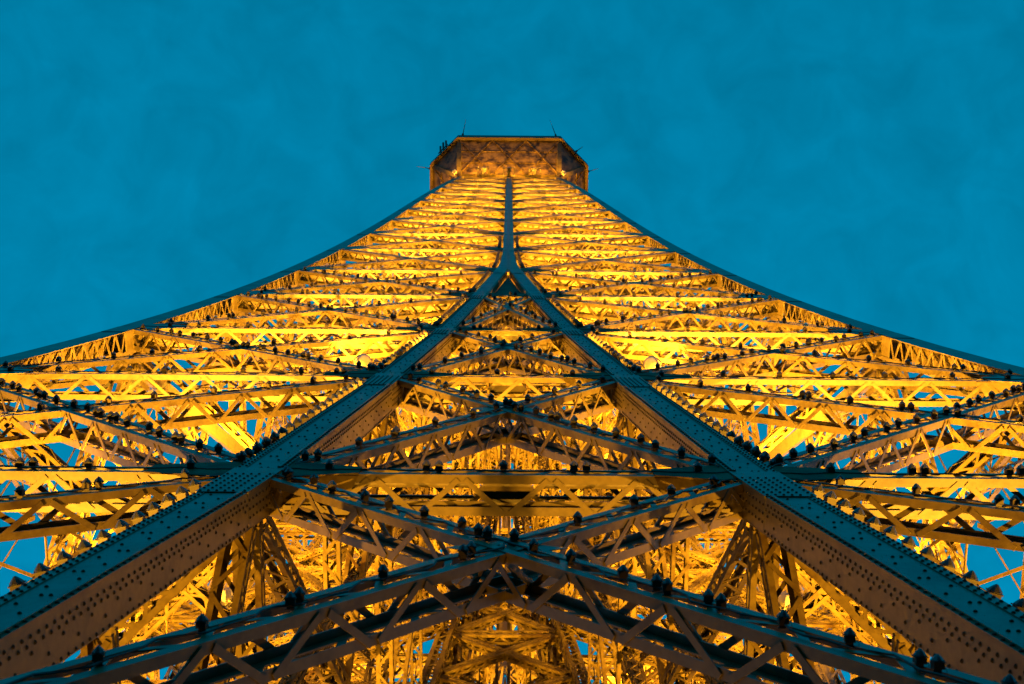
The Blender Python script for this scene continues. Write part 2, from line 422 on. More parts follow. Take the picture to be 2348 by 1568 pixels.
# ------------------------------------------------------------------ corner uprights (front-left corner; others are turned copies)
def corner_segment(i):
    z0, z1 = NODES[i], NODES[i + 1]
    g = 0.012; t = 0.03
    body = MB(); front = MB(); side = MB(); strip_m = MB(); clip = MB()
    def P(a, b, z): return V((-W(z) + a, -W(z) + b, z))
    N = 3
    for j in range(N):
        za = z0 + (z1 - z0) * j / N + (g if j == 0 else 0); zb = z0 + (z1 - z0) * (j + 1) / N - (g if j == N - 1 else 0)
        c0, c1 = oc(za), oc(zb)
        front.hexa([P(t + .001, 0, za), P(c0, 0, za), P(c0, t, za), P(t + .001, t, za), P(t + .001, 0, zb), P(c1, 0, zb), P(c1, t, zb), P(t + .001, t, zb)])
        side.hexa([P(0, 0, za), P(t, 0, za), P(t, c0, za), P(0, c0, za), P(0, 0, zb), P(t, 0, zb), P(t, c1, zb), P(0, c1, zb)])
        # inner stringers of the laced sides
        body.hexa([P(c0 - .12, c0 - .03, za), P(c0, c0 - .03, za), P(c0, c0, za), P(c0 - .12, c0, za), P(c1 - .12, c1 - .03, zb), P(c1, c1 - .03, zb), P(c1, c1, zb), P(c1 - .12, c1, zb)])
        body.hexa([P(c0 - .03, c0 - .13, za), P(c0, c0 - .13, za), P(c0, c0 - .032, za), P(c0 - .03, c0 - .032, za), P(c1 - .03, c1 - .13, zb), P(c1, c1 - .13, zb), P(c1, c1 - .032, zb), P(c1 - .03, c1 - .032, zb)])
    # wide V lacing between front plate and inner stringer
    k = max(6, int((z1 - z0 - 2.2) / 0.42)); k += k % 2
    for j in range(k):
        za = z0 + 0.9 + (z1 - z0 - 2.6) * j / k; zb = z0 + 0.9 + (z1 - z0 - 2.6) * (j + 1) / k
        c = oc(za)
        for sw in (0, 1):
            f = lambda d, z: P(c - .015, d, z) if sw == 0 else P(d, c - .015, z)
            a, b = (f(.06, za + .03), f(c - .10, zb - .03)) if j % 2 == 0 else (f(c - .10, za + .03), f(.06, zb - .03))
            strip_m.bar(a, b, 0.15, 0.014, V((0, 0, 1)))
            if j % 2 == 0:   # pale clip plate at each point of the V
                strip_m.bar(f(c - .16, za - .1) + V((.03, .03, 0)), f(c - .16, za + .12) + V((.03, .03, 0)), 0.16, 0.02, V((0, 1, 0)) if sw == 0 else V((1, 0, 0)))
    # solid webs near the node
    for sw in (0, 1):
        za, zb = z1 - 1.7, z1 - g
        c0, c1 = oc(za), oc(zb)
        if sw == 0: q = [P(c0 - .02, .032, za), P(c0 - .002, .032, za), P(c0 - .002, c0 - .035, za), P(c0 - .02, c0 - .035, za), P(c1 - .02, .032, zb), P(c1 - .002, .032, zb), P(c1 - .002, c1 - .035, zb), P(c1 - .02, c1 - .035, zb)]
        else: q = [P(.032, c0 - .02, za), P(c0 - .14, c0 - .02, za), P(c0 - .14, c0 - .002, za), P(.032, c0 - .002, za), P(.032, c1 - .02, zb), P(c1 - .14, c1 - .02, zb), P(c1 - .14, c1 - .002, zb), P(.032, c1 - .002, zb)]
        body.hexa(q)
    # lap plates on the outside
    zz = z1 - 1.8
    for (a, b) in ((zz, z1 - .3),):
        c0, c1 = oc(a), oc(b)
        front.hexa([P(.05, -.02, a), P(c0 - .02, -.02, a), P(c0 - .02, -.001, a), P(.05, -.001, a), P(.05, -.02, b), P(c1 - .02, -.02, b), P(c1 - .02, -.001, b), P(.05, -.001, b)])
        side.hexa([P(-.02, .05, a), P(-.001, .05, a), P(-.001, c0 - .02, a), P(-.02, c0 - .02, a), P(-.02, .05, b), P(-.001, .05, b), P(-.001, c1 - .02, b), P(-.02, c1 - .02, b)])
    if z0 < 240:
        o = body.build('corner_upright', M_IRON, root)
        front.build('cover_plate', M_IRON, o); side.build('cover_plate', M_IRON, o)
        s_ = strip_m.build('lacing', M_IRON, o); s_['kind'] = 'stuff'
        return o
    for m in (front, side, strip_m): body.add(m.v, m.f)
    return body.build('corner_upright', M_IRON, root)

# ------------------------------------------------------------------ gussets
def gusset(x0, x1, z, zh0, zh1, d, name='gusset_plate', skew=0.0):
    """plate in the face from x0 (tall end) to x1 (short end) at node height z, d metres inside the face"""
    m = MB(); n_ = fn(z)
    poly = [fp(x0, z - zh0, d), fp(x1, z - zh1, d), fp(x1, z + zh1, d), fp(x0, z + zh0, d)]
    if x1 < x0: poly = poly[::-1]
    m.plate(poly, -n_ * 0.022)
    return m

FACE = []        # objects of the front face; turned copies make the other three faces
LAMP_BEAMS = []  # (p, q, n, H, z, zone)

def add_face():
    for i in range(1, len(NODES) - 1):
        z0, z1 = NODES[i], NODES[i + 1]
        zm = (z0 + z1) / 2; D = dep(zm); H = bh(zm); n_ = fn(zm)
        det = z0 < DETAIL_TOP - 1
        low = i < MERGE
        def inner(z, out=True):
            if z < 187.0: return w_in(z) + (cw(z) / 2 if out else -cw(z) / 2)
            return rib_w(z) / 2
        eo = 0.55 if i < 9 else 0.4
        for sx in (-1, 1):
            a = fp(sx * (inner(z0 + eo) - .05), z0 + eo); b = fp(sx * (W(z1 - eo) - oc(z1)), z1 - eo)
            c = fp(sx * (inner(z1 - eo) - .05), z1 - eo); d = fp(sx * (W(z0 + eo) - oc(z0)), z0 + eo)
            zone = 'left bay' if sx < 0 else 'right bay'
            # in each bay the brace that falls towards the middle runs in front
            FACE.append(truss('cross_brace', a, b, n_, D, H, 0.016, det)); LAMP_BEAMS.append((a, b, n_, H, zm, zone, 0.016))
            FACE.append(truss('cross_brace', c, d, n_, D - .03, H, 0.031, det)); LAMP_BEAMS.append((c, d, n_, H, zm, zone, 0.031))
            # plate over the crossing
            t = (inner(z1) + W(z1)) and 0.5
            s0 = inner(z0 + eo); s1 = inner(z1 - eo); o0 = W(z0 + eo) - oc(z0); o1 = W(z1 - eo) - oc(z1)
            fr = (o0 - s0) / ((o0 - s0) + (o1 - s1))
            zc = z0 + eo + (z1 - z0 - 2 * eo) * fr; xc = sx * (s0 + (o1 - s0) * fr)
            m = MB(); r = H * 1.0
            m.plate([fp(xc - r * 1.3, zc, .004), fp(xc, zc - r * .9, .004), fp(xc + r * 1.3, zc, .004), fp(xc, zc + r * .9, .004)], -n_ * .010)
            FACE.append(m.build('crossing_plate', M_IRON, root))
        if low:
            a = fp(-(inner(z0 + eo, False) - .02), z0 + eo); b = fp(inner(z1 - eo, False) - .02, z1 - eo)
            c = fp(-(inner(z1 - eo, False) - .02), z1 - eo); d = fp(inner(z0 + eo, False) - .02, z0 + eo)
            if i < MERGE - 1:
                FACE.append(truss('cross_brace', c, d, n_, D, H, 0.016, det)); LAMP_BEAMS.append((c, d, n_, H, zm, 'middle bay', 0.016))
                FACE.append(truss('cross_brace', a, b, n_, D - .03, H, 0.031, det)); LAMP_BEAMS.append((a, b, n_, H, zm, 'middle bay', 0.031))
                s0 = inner(z0 + eo, False); s1 = inner(z1 - eo, False); zc = z0 + eo + (z1 - z0 - 2 * eo) * s0 / (s0 + s1)
                m = MB(); r = H
                m.plate([fp(-r * 1.5, zc, .004), fp(0, zc - r * .9, .004), fp(r * 1.5, zc, .004), fp(0, zc + r * .9, .004)], -n_ * .010)
                FACE.append(m.build('crossing_plate', M_IRON, root))
            else:      # solid crotch plates under the merge
                m = MB(); za, zb = z0 + 1.6, z1 - .6
                m.plate([fp(-(w_in(za) - cw(za) / 2), za, .30), fp(w_in(za) - cw(za) / 2, za, .30), fp(.03, zb, .30), fp(-.03, zb, .30)], V((0, .03, 0)))
                FACE.append(m.build('gusset_plate', M_IRON2, root))
        # horizontals at the upper node
        zt = z1; D = dep(zt); H = bh(zt); n_ = fn(zt); det = zt < DETAIL_TOP
        for sx in (-1, 1):
            a = fp(sx * (inner(zt) - .02), zt); b = fp(sx * (W(zt) - oc(zt) + .02), zt)
            if i == len(NODES) - 2: continue
            FACE.append(truss('horizontal_girder', a, b, n_, D - .02, H, 0.024, det)); LAMP_BEAMS.append((a, b, n_, H, zt, 'left bay' if sx < 0 else 'right bay', 0.024))
            g = 1.35 if i < 9 else 0.9
            e = sx * inner(zt)
            m = gusset(e + sx * 0.004, e + sx * g, zt, 0.85 * H / .6, 0.34 * H / .5, 0.001)
            m2 = gusset(e + sx * 0.004, e + sx * g, zt, 0.85 * H / .6, 0.34 * H / .5, D + 0.01)
            FACE.append(m.build('gusset_plate', M_IRON2, root)); FACE.append(m2.build('gusset_plate', M_IRON2, root))
            eo_ = sx * (W(zt) - oc(zt))
            m = gusset(eo_ - sx * 0.004, eo_ - sx * g, zt, 0.9 * H / .6, 0.34 * H / .5, 0.001)
            m2 = gusset(eo_ - sx * 0.004, eo_ - sx * g * 1.1, zt, 0.9 * H / .6, 0.3 * H / .5, D + 0.01)
            FACE.append(m.build('gusset_plate', M_IRON, root)); FACE.append(m2.build('gusset_plate', M_IRON, root))
            # plates closing the underside of the girder ends
            m = MB(); zb = zt - H / 2 - .035
            for (p0, p1) in ((e + sx * .006, e + sx * g * .95), (eo_ - sx * .006, eo_ - sx * g * 1.25)):
                dd = (p1 - p0)
                m = MB(); m.plate([fp(p0, zb, .05), fp(p1, zb, .05), fp(p1 - dd * .28, zb, D - .02), fp(p0, zb, D - .02)] if dd > 0 else [fp(p0, zb, .05), fp(p0, zb, D - .02), fp(p1 - dd * .28, zb, D - .02), fp(p1, zb, .05)], V((0, 0, .014)))
                FACE.append(m.build('end_plate', M_IRON, root))
        if i + 1 < MERGE:
            h_ = inner(zt, False)
            FACE.append(truss('horizontal_girder', fp(-h_ + .02, zt), fp(h_ - .02, zt), n_, D - .02, H, 0.024, det)); LAMP_BEAMS.append((fp(-h_, zt), fp(h_, zt), n_, H, zt, 'middle bay', 0.024))
            for sx in (-1, 1):
                g = min(1.2, h_ * .8)
                m = gusset(sx * (h_ - .004), sx * (h_ - g), zt, .8, .3, .001); FACE.append(m.build('gusset_plate', M_IRON2, root))
                m = gusset(sx * (h_ - .004), sx * (h_ - g), zt, .8, .3, D + .01); FACE.append(m.build('gusset_plate', M_IRON2, root))
                zb = zt - H / 2 - .035; p0, p1 = sx * (h_ - .006), sx * (h_ - g)
                m = MB(); m.plate([fp(p0, zb, .05), fp(p1, zb, .05), fp(p1 + sx * .3, zb, D - .02), fp(p0, zb, D - .02)], V((0, 0, .014)))
                FACE.append(m.build('end_plate', M_IRON2, root))
    for i in range(0, MERGE):
        for sx in (-1, 1): FACE.append(upright_segment(sx, i, 1 <= i < 5))
    for i in range(MERGE, len(NODES) - 1): FACE.append(rib_segment(i))

add_face()
CORNERS = [corner_segment(i) for i in range(len(NODES) - 1)]

# the 300 lacing bars that show largest are single pieces; the rest of a girder's bars are one piece of it
NEAR.sort(key=lambda t: t[0])
def in_frame(p):
    d = cam.rotation_euler.to_matrix().transposed() @ (p - CAM_POS)
    if d.z > -0.5: return False
    return abs(d.x / d.z) < 0.37 and abs(d.y / d.z) < 0.25
rest = {}
cnt = 0
for (dist, o, a, b, w_, wd_) in NEAR:
    if cnt < 300 and in_frame((a + b) / 2):
        unit_bar('lacing_bar', a, b, w_, 0.016, wd_, o); cnt += 1
    else:
        rest.setdefault(o.name, (o, MB()))[1].bar(a, b, w_, 0.016, wd_)
for o, m in rest.values():
    x = m.build('lacing', M_IRON, o); x['kind'] = 'stuff'

def simple_copy(o, ang):
    """turned copy of a face piece for the other three faces: same shape, its pieces with it"""
    c = o.copy(); COL.objects.link(c); c.parent = root; c.rotation_euler = (0, 0, ang)
    return c

# other three faces: pieces joined per girder (one mesh each, shared by the three faces)
def join_tree(o):
    if not o.children: return o.data
    vs, fs = [], []
    def grab(x, mtx):
        off = len(vs)
        for v in x.data.vertices: vs.append(tuple(mtx @ v.co))
        for p in x.data.polygons: fs.append(tuple(i + off for i in p.vertices))
    grab(o, Matrix.Identity(4))
    for ch in o.children:
        if ch.name.startswith('rivets'): continue
        grab(ch, ch.matrix_local.copy())
    me = bpy.data.meshes.new(o.name.split('.')[0]); me.from_pydata(vs, [], fs); me.materials.append(M_IRON)
    return me

bpy.context.view_layer.update()
for o in FACE:
    me = join_tree(o)
    for k in (1, 2, 3):
        c = link(o.name.split('.')[0], me, root); c.rotation_euler = (0, 0, k * math.pi / 2)
for o in CORNERS:
    copy_tree(o, root, math.pi / 2)              # front-right corner keeps its pieces
    me = join_tree(o)
    for k in (2, 3):
        c = link('corner_upright', me, root); c.rotation_euler = (0, 0, k * math.pi / 2)

# ------------------------------------------------------------------ inside the four legs, below the merge
def leg_inside():
    objs = []
    for i in range(1, MERGE):
        z0, z1 = NODES[i], NODES[i + 1]
        for mir in (0, 1):
            def Q(a, z):      # a: distance from core along the face
                w_ = w_in(z); y = -(w_ + .3 + a * (W(z) - w_ - 1.2)); x = -w_
                return V((x, y, z)) if mir == 0 else V((y, x, z))
            n_ = V((1, 0, 0)) if mir == 0 else V((0, 1, 0))
            objs.append(truss('leg_brace', Q(0, z0 + .4), Q(1, z1 - .4), n_, .5, .36, 0.0, False, M_IRON2, flange=.1, pitch=1.6))
            objs.append(truss('leg_brace', Q(1, z0 + .4), Q(0, z1 - .4), n_, .47, .36, 0.015, False, M_IRON2, flange=.1, pitch=1.6))
            objs.append(truss('leg_strut', Q(0, z1), Q(1, z1), n_, .48, .36, 0.008, False, M_IRON2, flange=.1, pitch=1.6))
            objs.append(truss('leg_strut', Q(0, (z0 + z1) / 2), Q(1, (z0 + z1) / 2), n_, .40, .26, 0.05, False, M_IRON2, flange=.08, pitch=1.8))
            for a_ in ((.34, .67) if mir else (.67,)):
                objs.append(truss('leg_post', Q(a_, z0 + .3), Q(a_, z1 - .3), n_, .26, .26, 0.12, False, M_IRON2, flange=.07, pitch=1.7))
            objs.append(truss('leg_brace', Q(.34, z0 + .4), Q(.67, (z0 + z1) / 2 - .2), n_, .22, .20, 0.55, False, M_IRON2, flange=.06, pitch=1.7))
            objs.append(truss('leg_brace', Q(.34, z1 - .4), Q(.67, (z0 + z1) / 2 + .2), n_, .22, .20, 0.55, False, M_IRON2, flange=.06, pitch=1.7))
        # core upright
        wa, wb = w_in(z0), w_in(z1)
        objs.append(truss('core_upright', V((-wa, -wa - .25, z0)), V((-wb, -wb - .25, z1 - .02)), V((0, -1, 0)), .5, .5, 0, False, M_IRON2, flange=.12, pitch=1.2))
        # plan bracing of the leg at the node
        w1 = w_in(z1); Wo = W(z1) - .9
        objs.append(truss('plan_brace', V((-w1 - .3, -w1 - .3, z1 + .1)), V((-Wo, -Wo, z1 + .1)), V((0, 0, -1)), .35, .35, 0, False, M_IRON2, flange=.09, pitch=1.6))
        objs.append(truss('plan_brace', V((-w1 - .4, -Wo, z1 + .14)), V((-Wo, -w1 - .4, z1 + .14)), V((0, 0, -1)), .30, .35, 0, False, M_IRON2, flange=.09, pitch=1.6))
    return objs
for o in leg_inside():
    for k in (1, 2, 3):
        c = o.copy(); COL.objects.link(c); c.parent = root; c.rotation_euler = (0, 0, k * math.pi / 2)

# plan bracing between the faces, above the merge, and ties between the cores below
for i in range(1, len(NODES) - 1):
    z = NODES[i + 1]; Wz = W(z)
    if i + 1 < MERGE:
        w1 = w_in(z)
        za_, zb_ = NODES[i], z
        for h_ in range(3):
            p0, p1 = za_ + (zb_ - za_) * h_ / 3 + .2, za_ + (zb_ - za_) * (h_ + 1) / 3 - .2
            a0_, a1_ = w_in(p0) - .3, w_in(p1) - .3
            for (xa_, xb_, in_) in ((-a0_, a1_, 0.0), (a0_, -a1_, .02)):
                ob = truss('core_brace', V((xa_, -w_in(p0), p0)), V((xb_, -w_in(p1), p1)), V((0, -1, 0)), .30, .28, in_, False, M_IRON2, flange=.10, pitch=1.6)
                for k in (1, 2, 3):
                    c = ob.copy(); COL.objects.link(c); c.parent = root; c.rotation_euler = (0, 0, k * math.pi / 2)
        o = truss('core_tie', V((-w1 + .3, -w1, z - .05)), V((w1 - .3, -w1, z - .05)), V((0, -1, 0)), .4, .4, 0, False, M_IRON2, flange=.1)
        ks = (1, 2, 3)
    else:
        f = dep(z) + .1
        o = truss('plan_brace', V((-.2, -Wz + f, z)), V((-Wz + f, -.2, z)), V((0, 0, -1)), .34, .34, 0, False, M_IRON2, flange=.09, pitch=1.7)
        ks = (1, 2, 3)
    for k in ks:
        c = o.copy(); COL.objects.link(c); c.parent = root; c.rotation_euler = (0, 0, k * math.pi / 2)
    # mid-height ring of secondary struts
    zm = (NODES[i] + z) / 2
    if i >= MERGE:
        Wm = W(zm)
        o = truss('ring_strut', V((-Wm + .7, -Wm + .75, zm)), V((Wm - .7, -Wm + .75, zm)), V((0, -1, 0)), .3, .26, 0, False, M_IRON2, flange=.08, pitch=1.8)
        o.rotation_euler = (0, 0, math.pi)
    # hexagonal plates at mid girder
    if i < MERGE - 1:
        m = MB(); y = -W(z) + .40; zz = z + .12
        m.plate([V((-.50, y, zz)), V((-.30, y - .20, zz)), V((.30, y - .20, zz)), V((.50, y, zz)), V((.30, y + .20, zz)), V((-.30, y + .20, zz))], V((0, 0, .02)))
        if i + 1 < MERGE:
            for sx in (-1, 1):
                xa, xb = sx * .52, sx * (w_in(z) - cw(z) / 2 - .05)
                for q_ in (-.10, .10):
                    m.bar(V((xa, y + q_, zz + .03)), V((xb, y + q_, zz + .03)), .07, .03, V((0, 1, 0)))
        o = m.build('tie_plate', M_IRON, root)

# fine secondary lattice a little way inside each face
def fine_lattice(z0, z1, xa, xb, depth, cols, rows):
    m = MB()
    def Pt(c, r):
        z = z0 + (z1 - z0) * r / rows; a, b = xa(z), xb(z)
        return V((a + (b - a) * c / cols, -W(z) + depth, z))
    for r in range(rows):
        for c in range(cols):
            m.bar(Pt(c, r), Pt(c + 1, r + 1), .10, .02, V((0, 0, 1))); m.bar(Pt(c + 1, r) + V((0, .03, 0)), Pt(c, r + 1) + V((0, .03, 0)), .10, .02, V((0, 0, 1)))
        if rows > 3: m.bar(Pt(0, r) + V((0, .06, 0)), Pt(cols, r) + V((0, .06, 0)), .13, .03, V((0, 0, 1)))
    for c in range(1, cols):
        m.bar(Pt(c, 0) + V((0, .09, 0)), Pt(c, rows) + V((0, .09, 0)), .12, .03, V((1, 0, 0)))
    return m.build('fine_lattice', M_IRON2, root)
for i in range(2, len(NODES) - 2):
    z0, z1 = NODES[i] + .3, NODES[i + 1] - .3
    for sx in (-1, 1):
        inn = (lambda z, sx=sx: sx * (w_in(z) + .9)) if i < MERGE else (lambda z, sx=sx: sx * .8)
        out = lambda z, sx=sx: sx * (W(z) - 2.2)
        o = fine_lattice(z0, z1, inn, out, 2.1 if i < MERGE else 1.5, 5 if i < MERGE else 4, 4 if i < MERGE else 3)
        if i < 4: o.rotation_euler = (0, 0, math.pi / 2)      # the lowest front bays stay open to the sky
        for k in ((2, 3) if i < 4 else (2,) if i == 4 else (1, 3)):
            c = o.copy(); COL.objects.link(c); c.parent = root; c.rotation_euler = (0, 0, k * math.pi / 2)

# upright-plane bracing between the ribs above the fork
for i in range(MERGE + 1, len(NODES) - 1):
    z0, z1 = NODES[i] + .4, NODES[i + 1] - .4
    f = dep(z0) + .25
    a0, b0 = V((-.3, -W(z0) + f, z0)), V((-W(z0) + f, -.3, z0)); a1, b1 = V((-.3, -W(z1) + f, z1)), V((-W(z1) + f, -.3, z1))
    for (p_, q_, ins_) in ((a0, b1, 0.0), (b0, a1, .02)):
        o = truss('inner_brace', p_, q_, V((1, 1, 0)), .26, .24, ins_, False, M_IRON2, flange=.07, pitch=1.8)
        for k in (1, 2, 3):
            c = o.copy(); COL.objects.link(c); c.parent = root; c.rotation_euler = (0, 0, k * math.pi / 2)

# stair flights climbing zigzag inside each leg
def stair_flight(z0, z1, dirn):
    m = MB(); run = 3.4; zc = (z0 + z1) / 2
    cx = -(W(zc) * .58 + w_in(zc) * .42); cy = -(W(zc) * .62 + w_in(zc) * .38)
    a = V((cx - dirn * run / 2, cy, z0)); b = V((cx + dirn * run / 2, cy, z1))
    for o_ in (-.42, .42):
        m.bar(a + V((0, o_, 0)), b + V((0, o_, 0)), .24, .03, V((0, 0, 1)))
        m.bar(a + V((0, o_, .95)), b + V((0, o_, .95)), .05, .05, V((0, 0, 1)))
        for t in (0.02, .33, .66, .98): m.bar(a.lerp(b, t) + V((0, o_, .1)), a.lerp(b, t) + V((0, o_, .93)), .04, .04, V((1, 0, 0)))
    n = 14
    for j in range(n):
        p_ = a.lerp(b, (j + .5) / n); m.bar(p_ + V((0, -.40, 0)), p_ + V((0, .40, 0)), .24, .025, V((1, 0, 0)))
    m.plate([b + V((0, -.5, -.02)), b + V((dirn * .9, -.5, -.02)), b + V((dirn * .9, .5, -.02)), b + V((0, .5, -.02))], V((0, 0, .03)))
    return m.build('stair_flight', M_IRON2, root)
z = 142.0; dn = 1
while z < 184:
    o = stair_flight(z, z + 2.9, dn); dn = -dn; z += 2.95
    o.rotation_euler = (0, 0, 3 * math.pi / 2)
    for k in (2,):
        c = o.copy(); COL.objects.link(c); c.parent = root; c.rotation_euler = (0, 0, k * math.pi / 2)

# lift ropes and pipes hanging in the core
for x, y, r_, mt in ((-3.1, -2.2, .02, M_CABLE), (-2.9, -2.2, .02, M_CABLE), (3.1, -2.2, .02, M_CABLE), (2.9, -2.2, .02, M_CABLE), (.9, -.4, .02, M_CABLE), (-.9, -.4, .02, M_CABLE), (2.6, .8, .07, M_IRON), (-2.6, .8, .07, M_IRON)):
    m = MB(); m.tube([V((x, y, 116)), V((x, y, 190)), V((x, y, 266))], r_, 6)
    m.build('lift_rope' if mt is M_CABLE else 'riser_pipe', mt, root)

# broad flat struts on the inside of the two side faces
for sx in (-1, 1):
    m = MB(); za, zb = 163.9, 178.9
    a = V((sx * (W(za) - .95), -11.8, za)); b = V((sx * (W(zb) - .95), -3.2, zb))
    e = (b - a).normalized(); nrm = V((-sx, 0, 0)); nrm = (nrm - e * e.dot(nrm)).normalized(); wv = e.cross(nrm)
    m.bar(a, b, .56, .03, wv)
    for s_ in (-1, 1): m.bar(a + wv * (.265 * s_) - nrm * .07, b + wv * (.265 * s_) - nrm * .07, .03, .10, wv)
    m.build('broad_strut', M_IRON, root)

# lift guide masts in the core
def mast(x, y, z0, z1, s, mat, step):
    m = MB()
    for ax in (-1, 1):
        for ay in (-1, 1):
            m.bar(V((x + ax * s, y + ay * s, z0)), V((x + ax * s, y + ay * s, z1)), .09, .09, V((1, 0, 0)))
    n = int((z1 - z0) / step)
    for j in range(n):
        za, zb = z0 + j * step, z0 + (j + 1) * step
        for (ax, ay, bx, by) in ((-1, -1, 1, -1), (1, -1, 1, 1), (1, 1, -1, 1), (-1, 1, -1, -1)):
            m.bar(V((x + ax * s, y + ay * s, za)), V((x + bx * s, y + by * s, zb)), .06, .03, V((0, 0, 1)))
            m.bar(V((x + ax * s, y + ay * s, zb)), V((x + bx * s, y + by * s, zb)), .06, .04, V((0, 0, 1)))
    return m.build('lift_mast', mat, root)
for sx in (-1, 1):
    mast(sx * 1.95, -1.1, 116, 268, .22, M_DARK, 1.3)
    mast(sx * 1.95, 1.6, 116, 268, .22, M_DARK, 1.3)
    mast(sx * 4.25, -1.6, 116, 214, .30, M_DARK, 1.5)
m = MB()
for x in (-.28, .12):
    m.bar(V((x, -1.3, 116)), V((x, -1.3, 268)), .10, .16, V((1, 0, 0)))
m.build('guide_rail', M_DARK, root)

# ------------------------------------------------------------------ viewing platform at the top
plat = bpy.data.objects.new('top_platform', None); COL.objects.link(plat); plat.parent = root
A, B, ZB, ZT = 5.35, 8.10, 276.4, 278.6
OCT = [(-A, -B), (A, -B), (B, -A), (B, A), (A, B), (-A, B), (-B, A), (-B, -A)]
TW = W(270) + .05
INN = [(-TW, -TW), (TW, -TW), (TW, -TW), (TW, TW), (TW, TW), (-TW, TW), (-TW, TW), (-TW, -TW)]
for k in range(8):
    (x0, y0), (x1, y1) = OCT[k], OCT[(k + 1) % 8]
    (u0, v0), (u1, v1) = INN[k], INN[(k + 1) % 8]
    m = MB(); up = V((0, 0, .06))
    a, b = V((x0, y0, ZB)), V((x1, y1, ZB)); c, d = V((u1, v1, 271.2)), V((u0, v0, 271.2))
    if (c - d).length < .01: m.plate([b, a, c], up)
    else: m.plate([b, a, d, c], up)
    m.build('soffit_panel', M_SOFFIT, plat)
    m = MB(); o_ = V((y1 - y0, -(x1 - x0), 0)).normalized()
    l_ = (b - a).normalized() * .13; m.hexa([a - up * 2, b - up * 2, b - up * 2 + o_ * .32 + l_, a - up * 2 + o_ * .32 - l_, a + V((0, 0, ZT - ZB)), b + V((0, 0, ZT - ZB)), b + V((0, 0, ZT - ZB)) + o_ * .32 + l_, a + V((0, 0, ZT - ZB)) + o_ * .32 - l_])
    m.build('fascia', M_RIM, plat)
    # crossed ribs on the soffit
    if (c - d).length > .01:
        nrm = (a - d).cross(b - a).normalized()
        if nrm.z > 0: nrm = -nrm
        for j in range(3):
            t0, t1 = j / 3, (j + 1) / 3
            p00 = d.lerp(c, t0); p01 = d.lerp(c, t1); p10 = a.lerp(b, t0); p11 = a.lerp(b, t1)
            m = MB(); m.bar(p00 + nrm * .07, p11 + nrm * .07, .12, .10, (b - a)); m.bar(p01 + nrm * .071, p10 + nrm * .071, .12, .098, (b - a))
            m.build('soffit_rib', M_SOFFIT, plat)
        for t in (.33, .66):
            m = MB(); m.bar(d.lerp(a, t) + nrm * .03, c.lerp(b, t) + nrm * .03, .07, .05, nrm); m.build('soffit_rib', M_SOFFIT, plat)
m = MB(); m.plate([V((x, y, ZT - .3)) for x, y in OCT], V((0, 0, .2))); m.build('platform_deck', M_SOFFIT, plat)
# brackets at the four corners, each with one arm to the two nearest rim corners
for sx in (-1, 1):
    for sy in (-1, 1):
        for (ex, ey) in ((A, B), (B, A)):
            t = V((sx * TW, sy * TW, 269.4)); r = V((sx * (ex - .05), sy * (ey - .05), ZB - .1)); top = V((sx * TW, sy * TW, 271.3))
            m = MB(); perp = (r - t).cross(V((0, 0, 1))).normalized() * .22
            m.plate([t - perp, t.lerp(r, .5) + V((0, 0, -.5)) - perp, r - perp, r + V((0, 0, .3)) - perp, top - perp], perp * 2)
            m.build('bracket', M_IRON2, plat)

# small frames just below the soffit
for x in (-2.6, 0.0, 2.6):
    fr = MB(); y0, y1, z0 = -W(268) - .9, -W(268) - .05, 268.2
    c = [V((x - .55, y0, z0)), V((x + .55, y0, z0)), V((x + .55, y1, z0)), V((x - .55, y1, z0))]
    for j in range(4):
        fr.bar(c[j], c[(j + 1) % 4], .09, .09, V((0, 0, 1)))
    fr.bar(V((x + .0, y0, z0 - .06)), V((x + .0, y1, z0 - .06)), .3, .05, V((1, 0, 0)))
    fr.bar(c[0] + V((0, 0, .05)), c[0] + V((0, 0, .9)), .08, .08, V((1, 0, 0))); fr.bar(c[1] + V((0, 0, .05)), c[1] + V((0, 0, .9)), .08, .08, V((1, 0, 0)))
    o = fr.build('access_frame', M_IRON, root)
    for k in (1, 2, 3):
        c = o.copy(); COL.objects.link(c); c.parent = root; c.rotation_euler = (0, 0, k * math.pi / 2)

# aerials on the platform rim
def aerial(p, q, r, label):
    o = MB(); o.tube([p, p.lerp(q, .5), q], [r, r * .7, r * .35], 6)
    a = o.build('whip_aerial', M_HOUSE)
    tag(a, label, 'antenna', 'thin whip aerials on the top platform rim')
    f = MB(); d = (q - p).normalized(); f.bar(p - d * .12, p + d * .22, .16, .16, d.orthogonal()); f.build('foot', M_HOUSE, a)
aerial(V((-5.0, -B - .30, ZT)), V((-4.7, -B - 1.9, ZT + 1.2)), .05, 'thin whip aerial standing at the left end of the front platform rim')
aerial(V((5.0, -B - .30, ZT)), V((4.35, -B - 1.9, ZT + 1.6)), .05, 'thin leaning whip aerial at the right end of the front platform rim')
aerial(V((-B - .30, -4.9, ZT - .8)), V((-B - 1.8, -5.1, ZT - .6)), .05, 'thin aerial sticking out sideways from the left platform edge')
aerial(V((B + .30, -4.7, ZT - .8)), V((B + 1.5, -5.0, ZT - .3)), .05, 'thin aerial sticking out sideways from the right platform edge')
ant = MB()
for j in range(3):
    px = -6.75 - .30 * j; py = -7.25 + .30 * j
    ant.bar(V((px, py, ZT - .6)), V((px - .05, py - .5 - .1 * (j % 2), ZT + .3)), .22, .16, V((1, 0, 0)))
ant.bar(V((-6.6, -7.45, ZT - .2)), V((-7.6, -6.45, ZT - .2)), .12, .12, V((0, 0, 1)))
tag(ant.build('panel_antenna', M_HOUSE), 'dark antenna cluster clamped on the left chamfer of the top platform', 'antenna')
aerial(V((7.1, -6.75, ZT - .3)), V((7.9, -7.3, ZT)), .06, 'short stub aerial on the right chamfer of the platform')

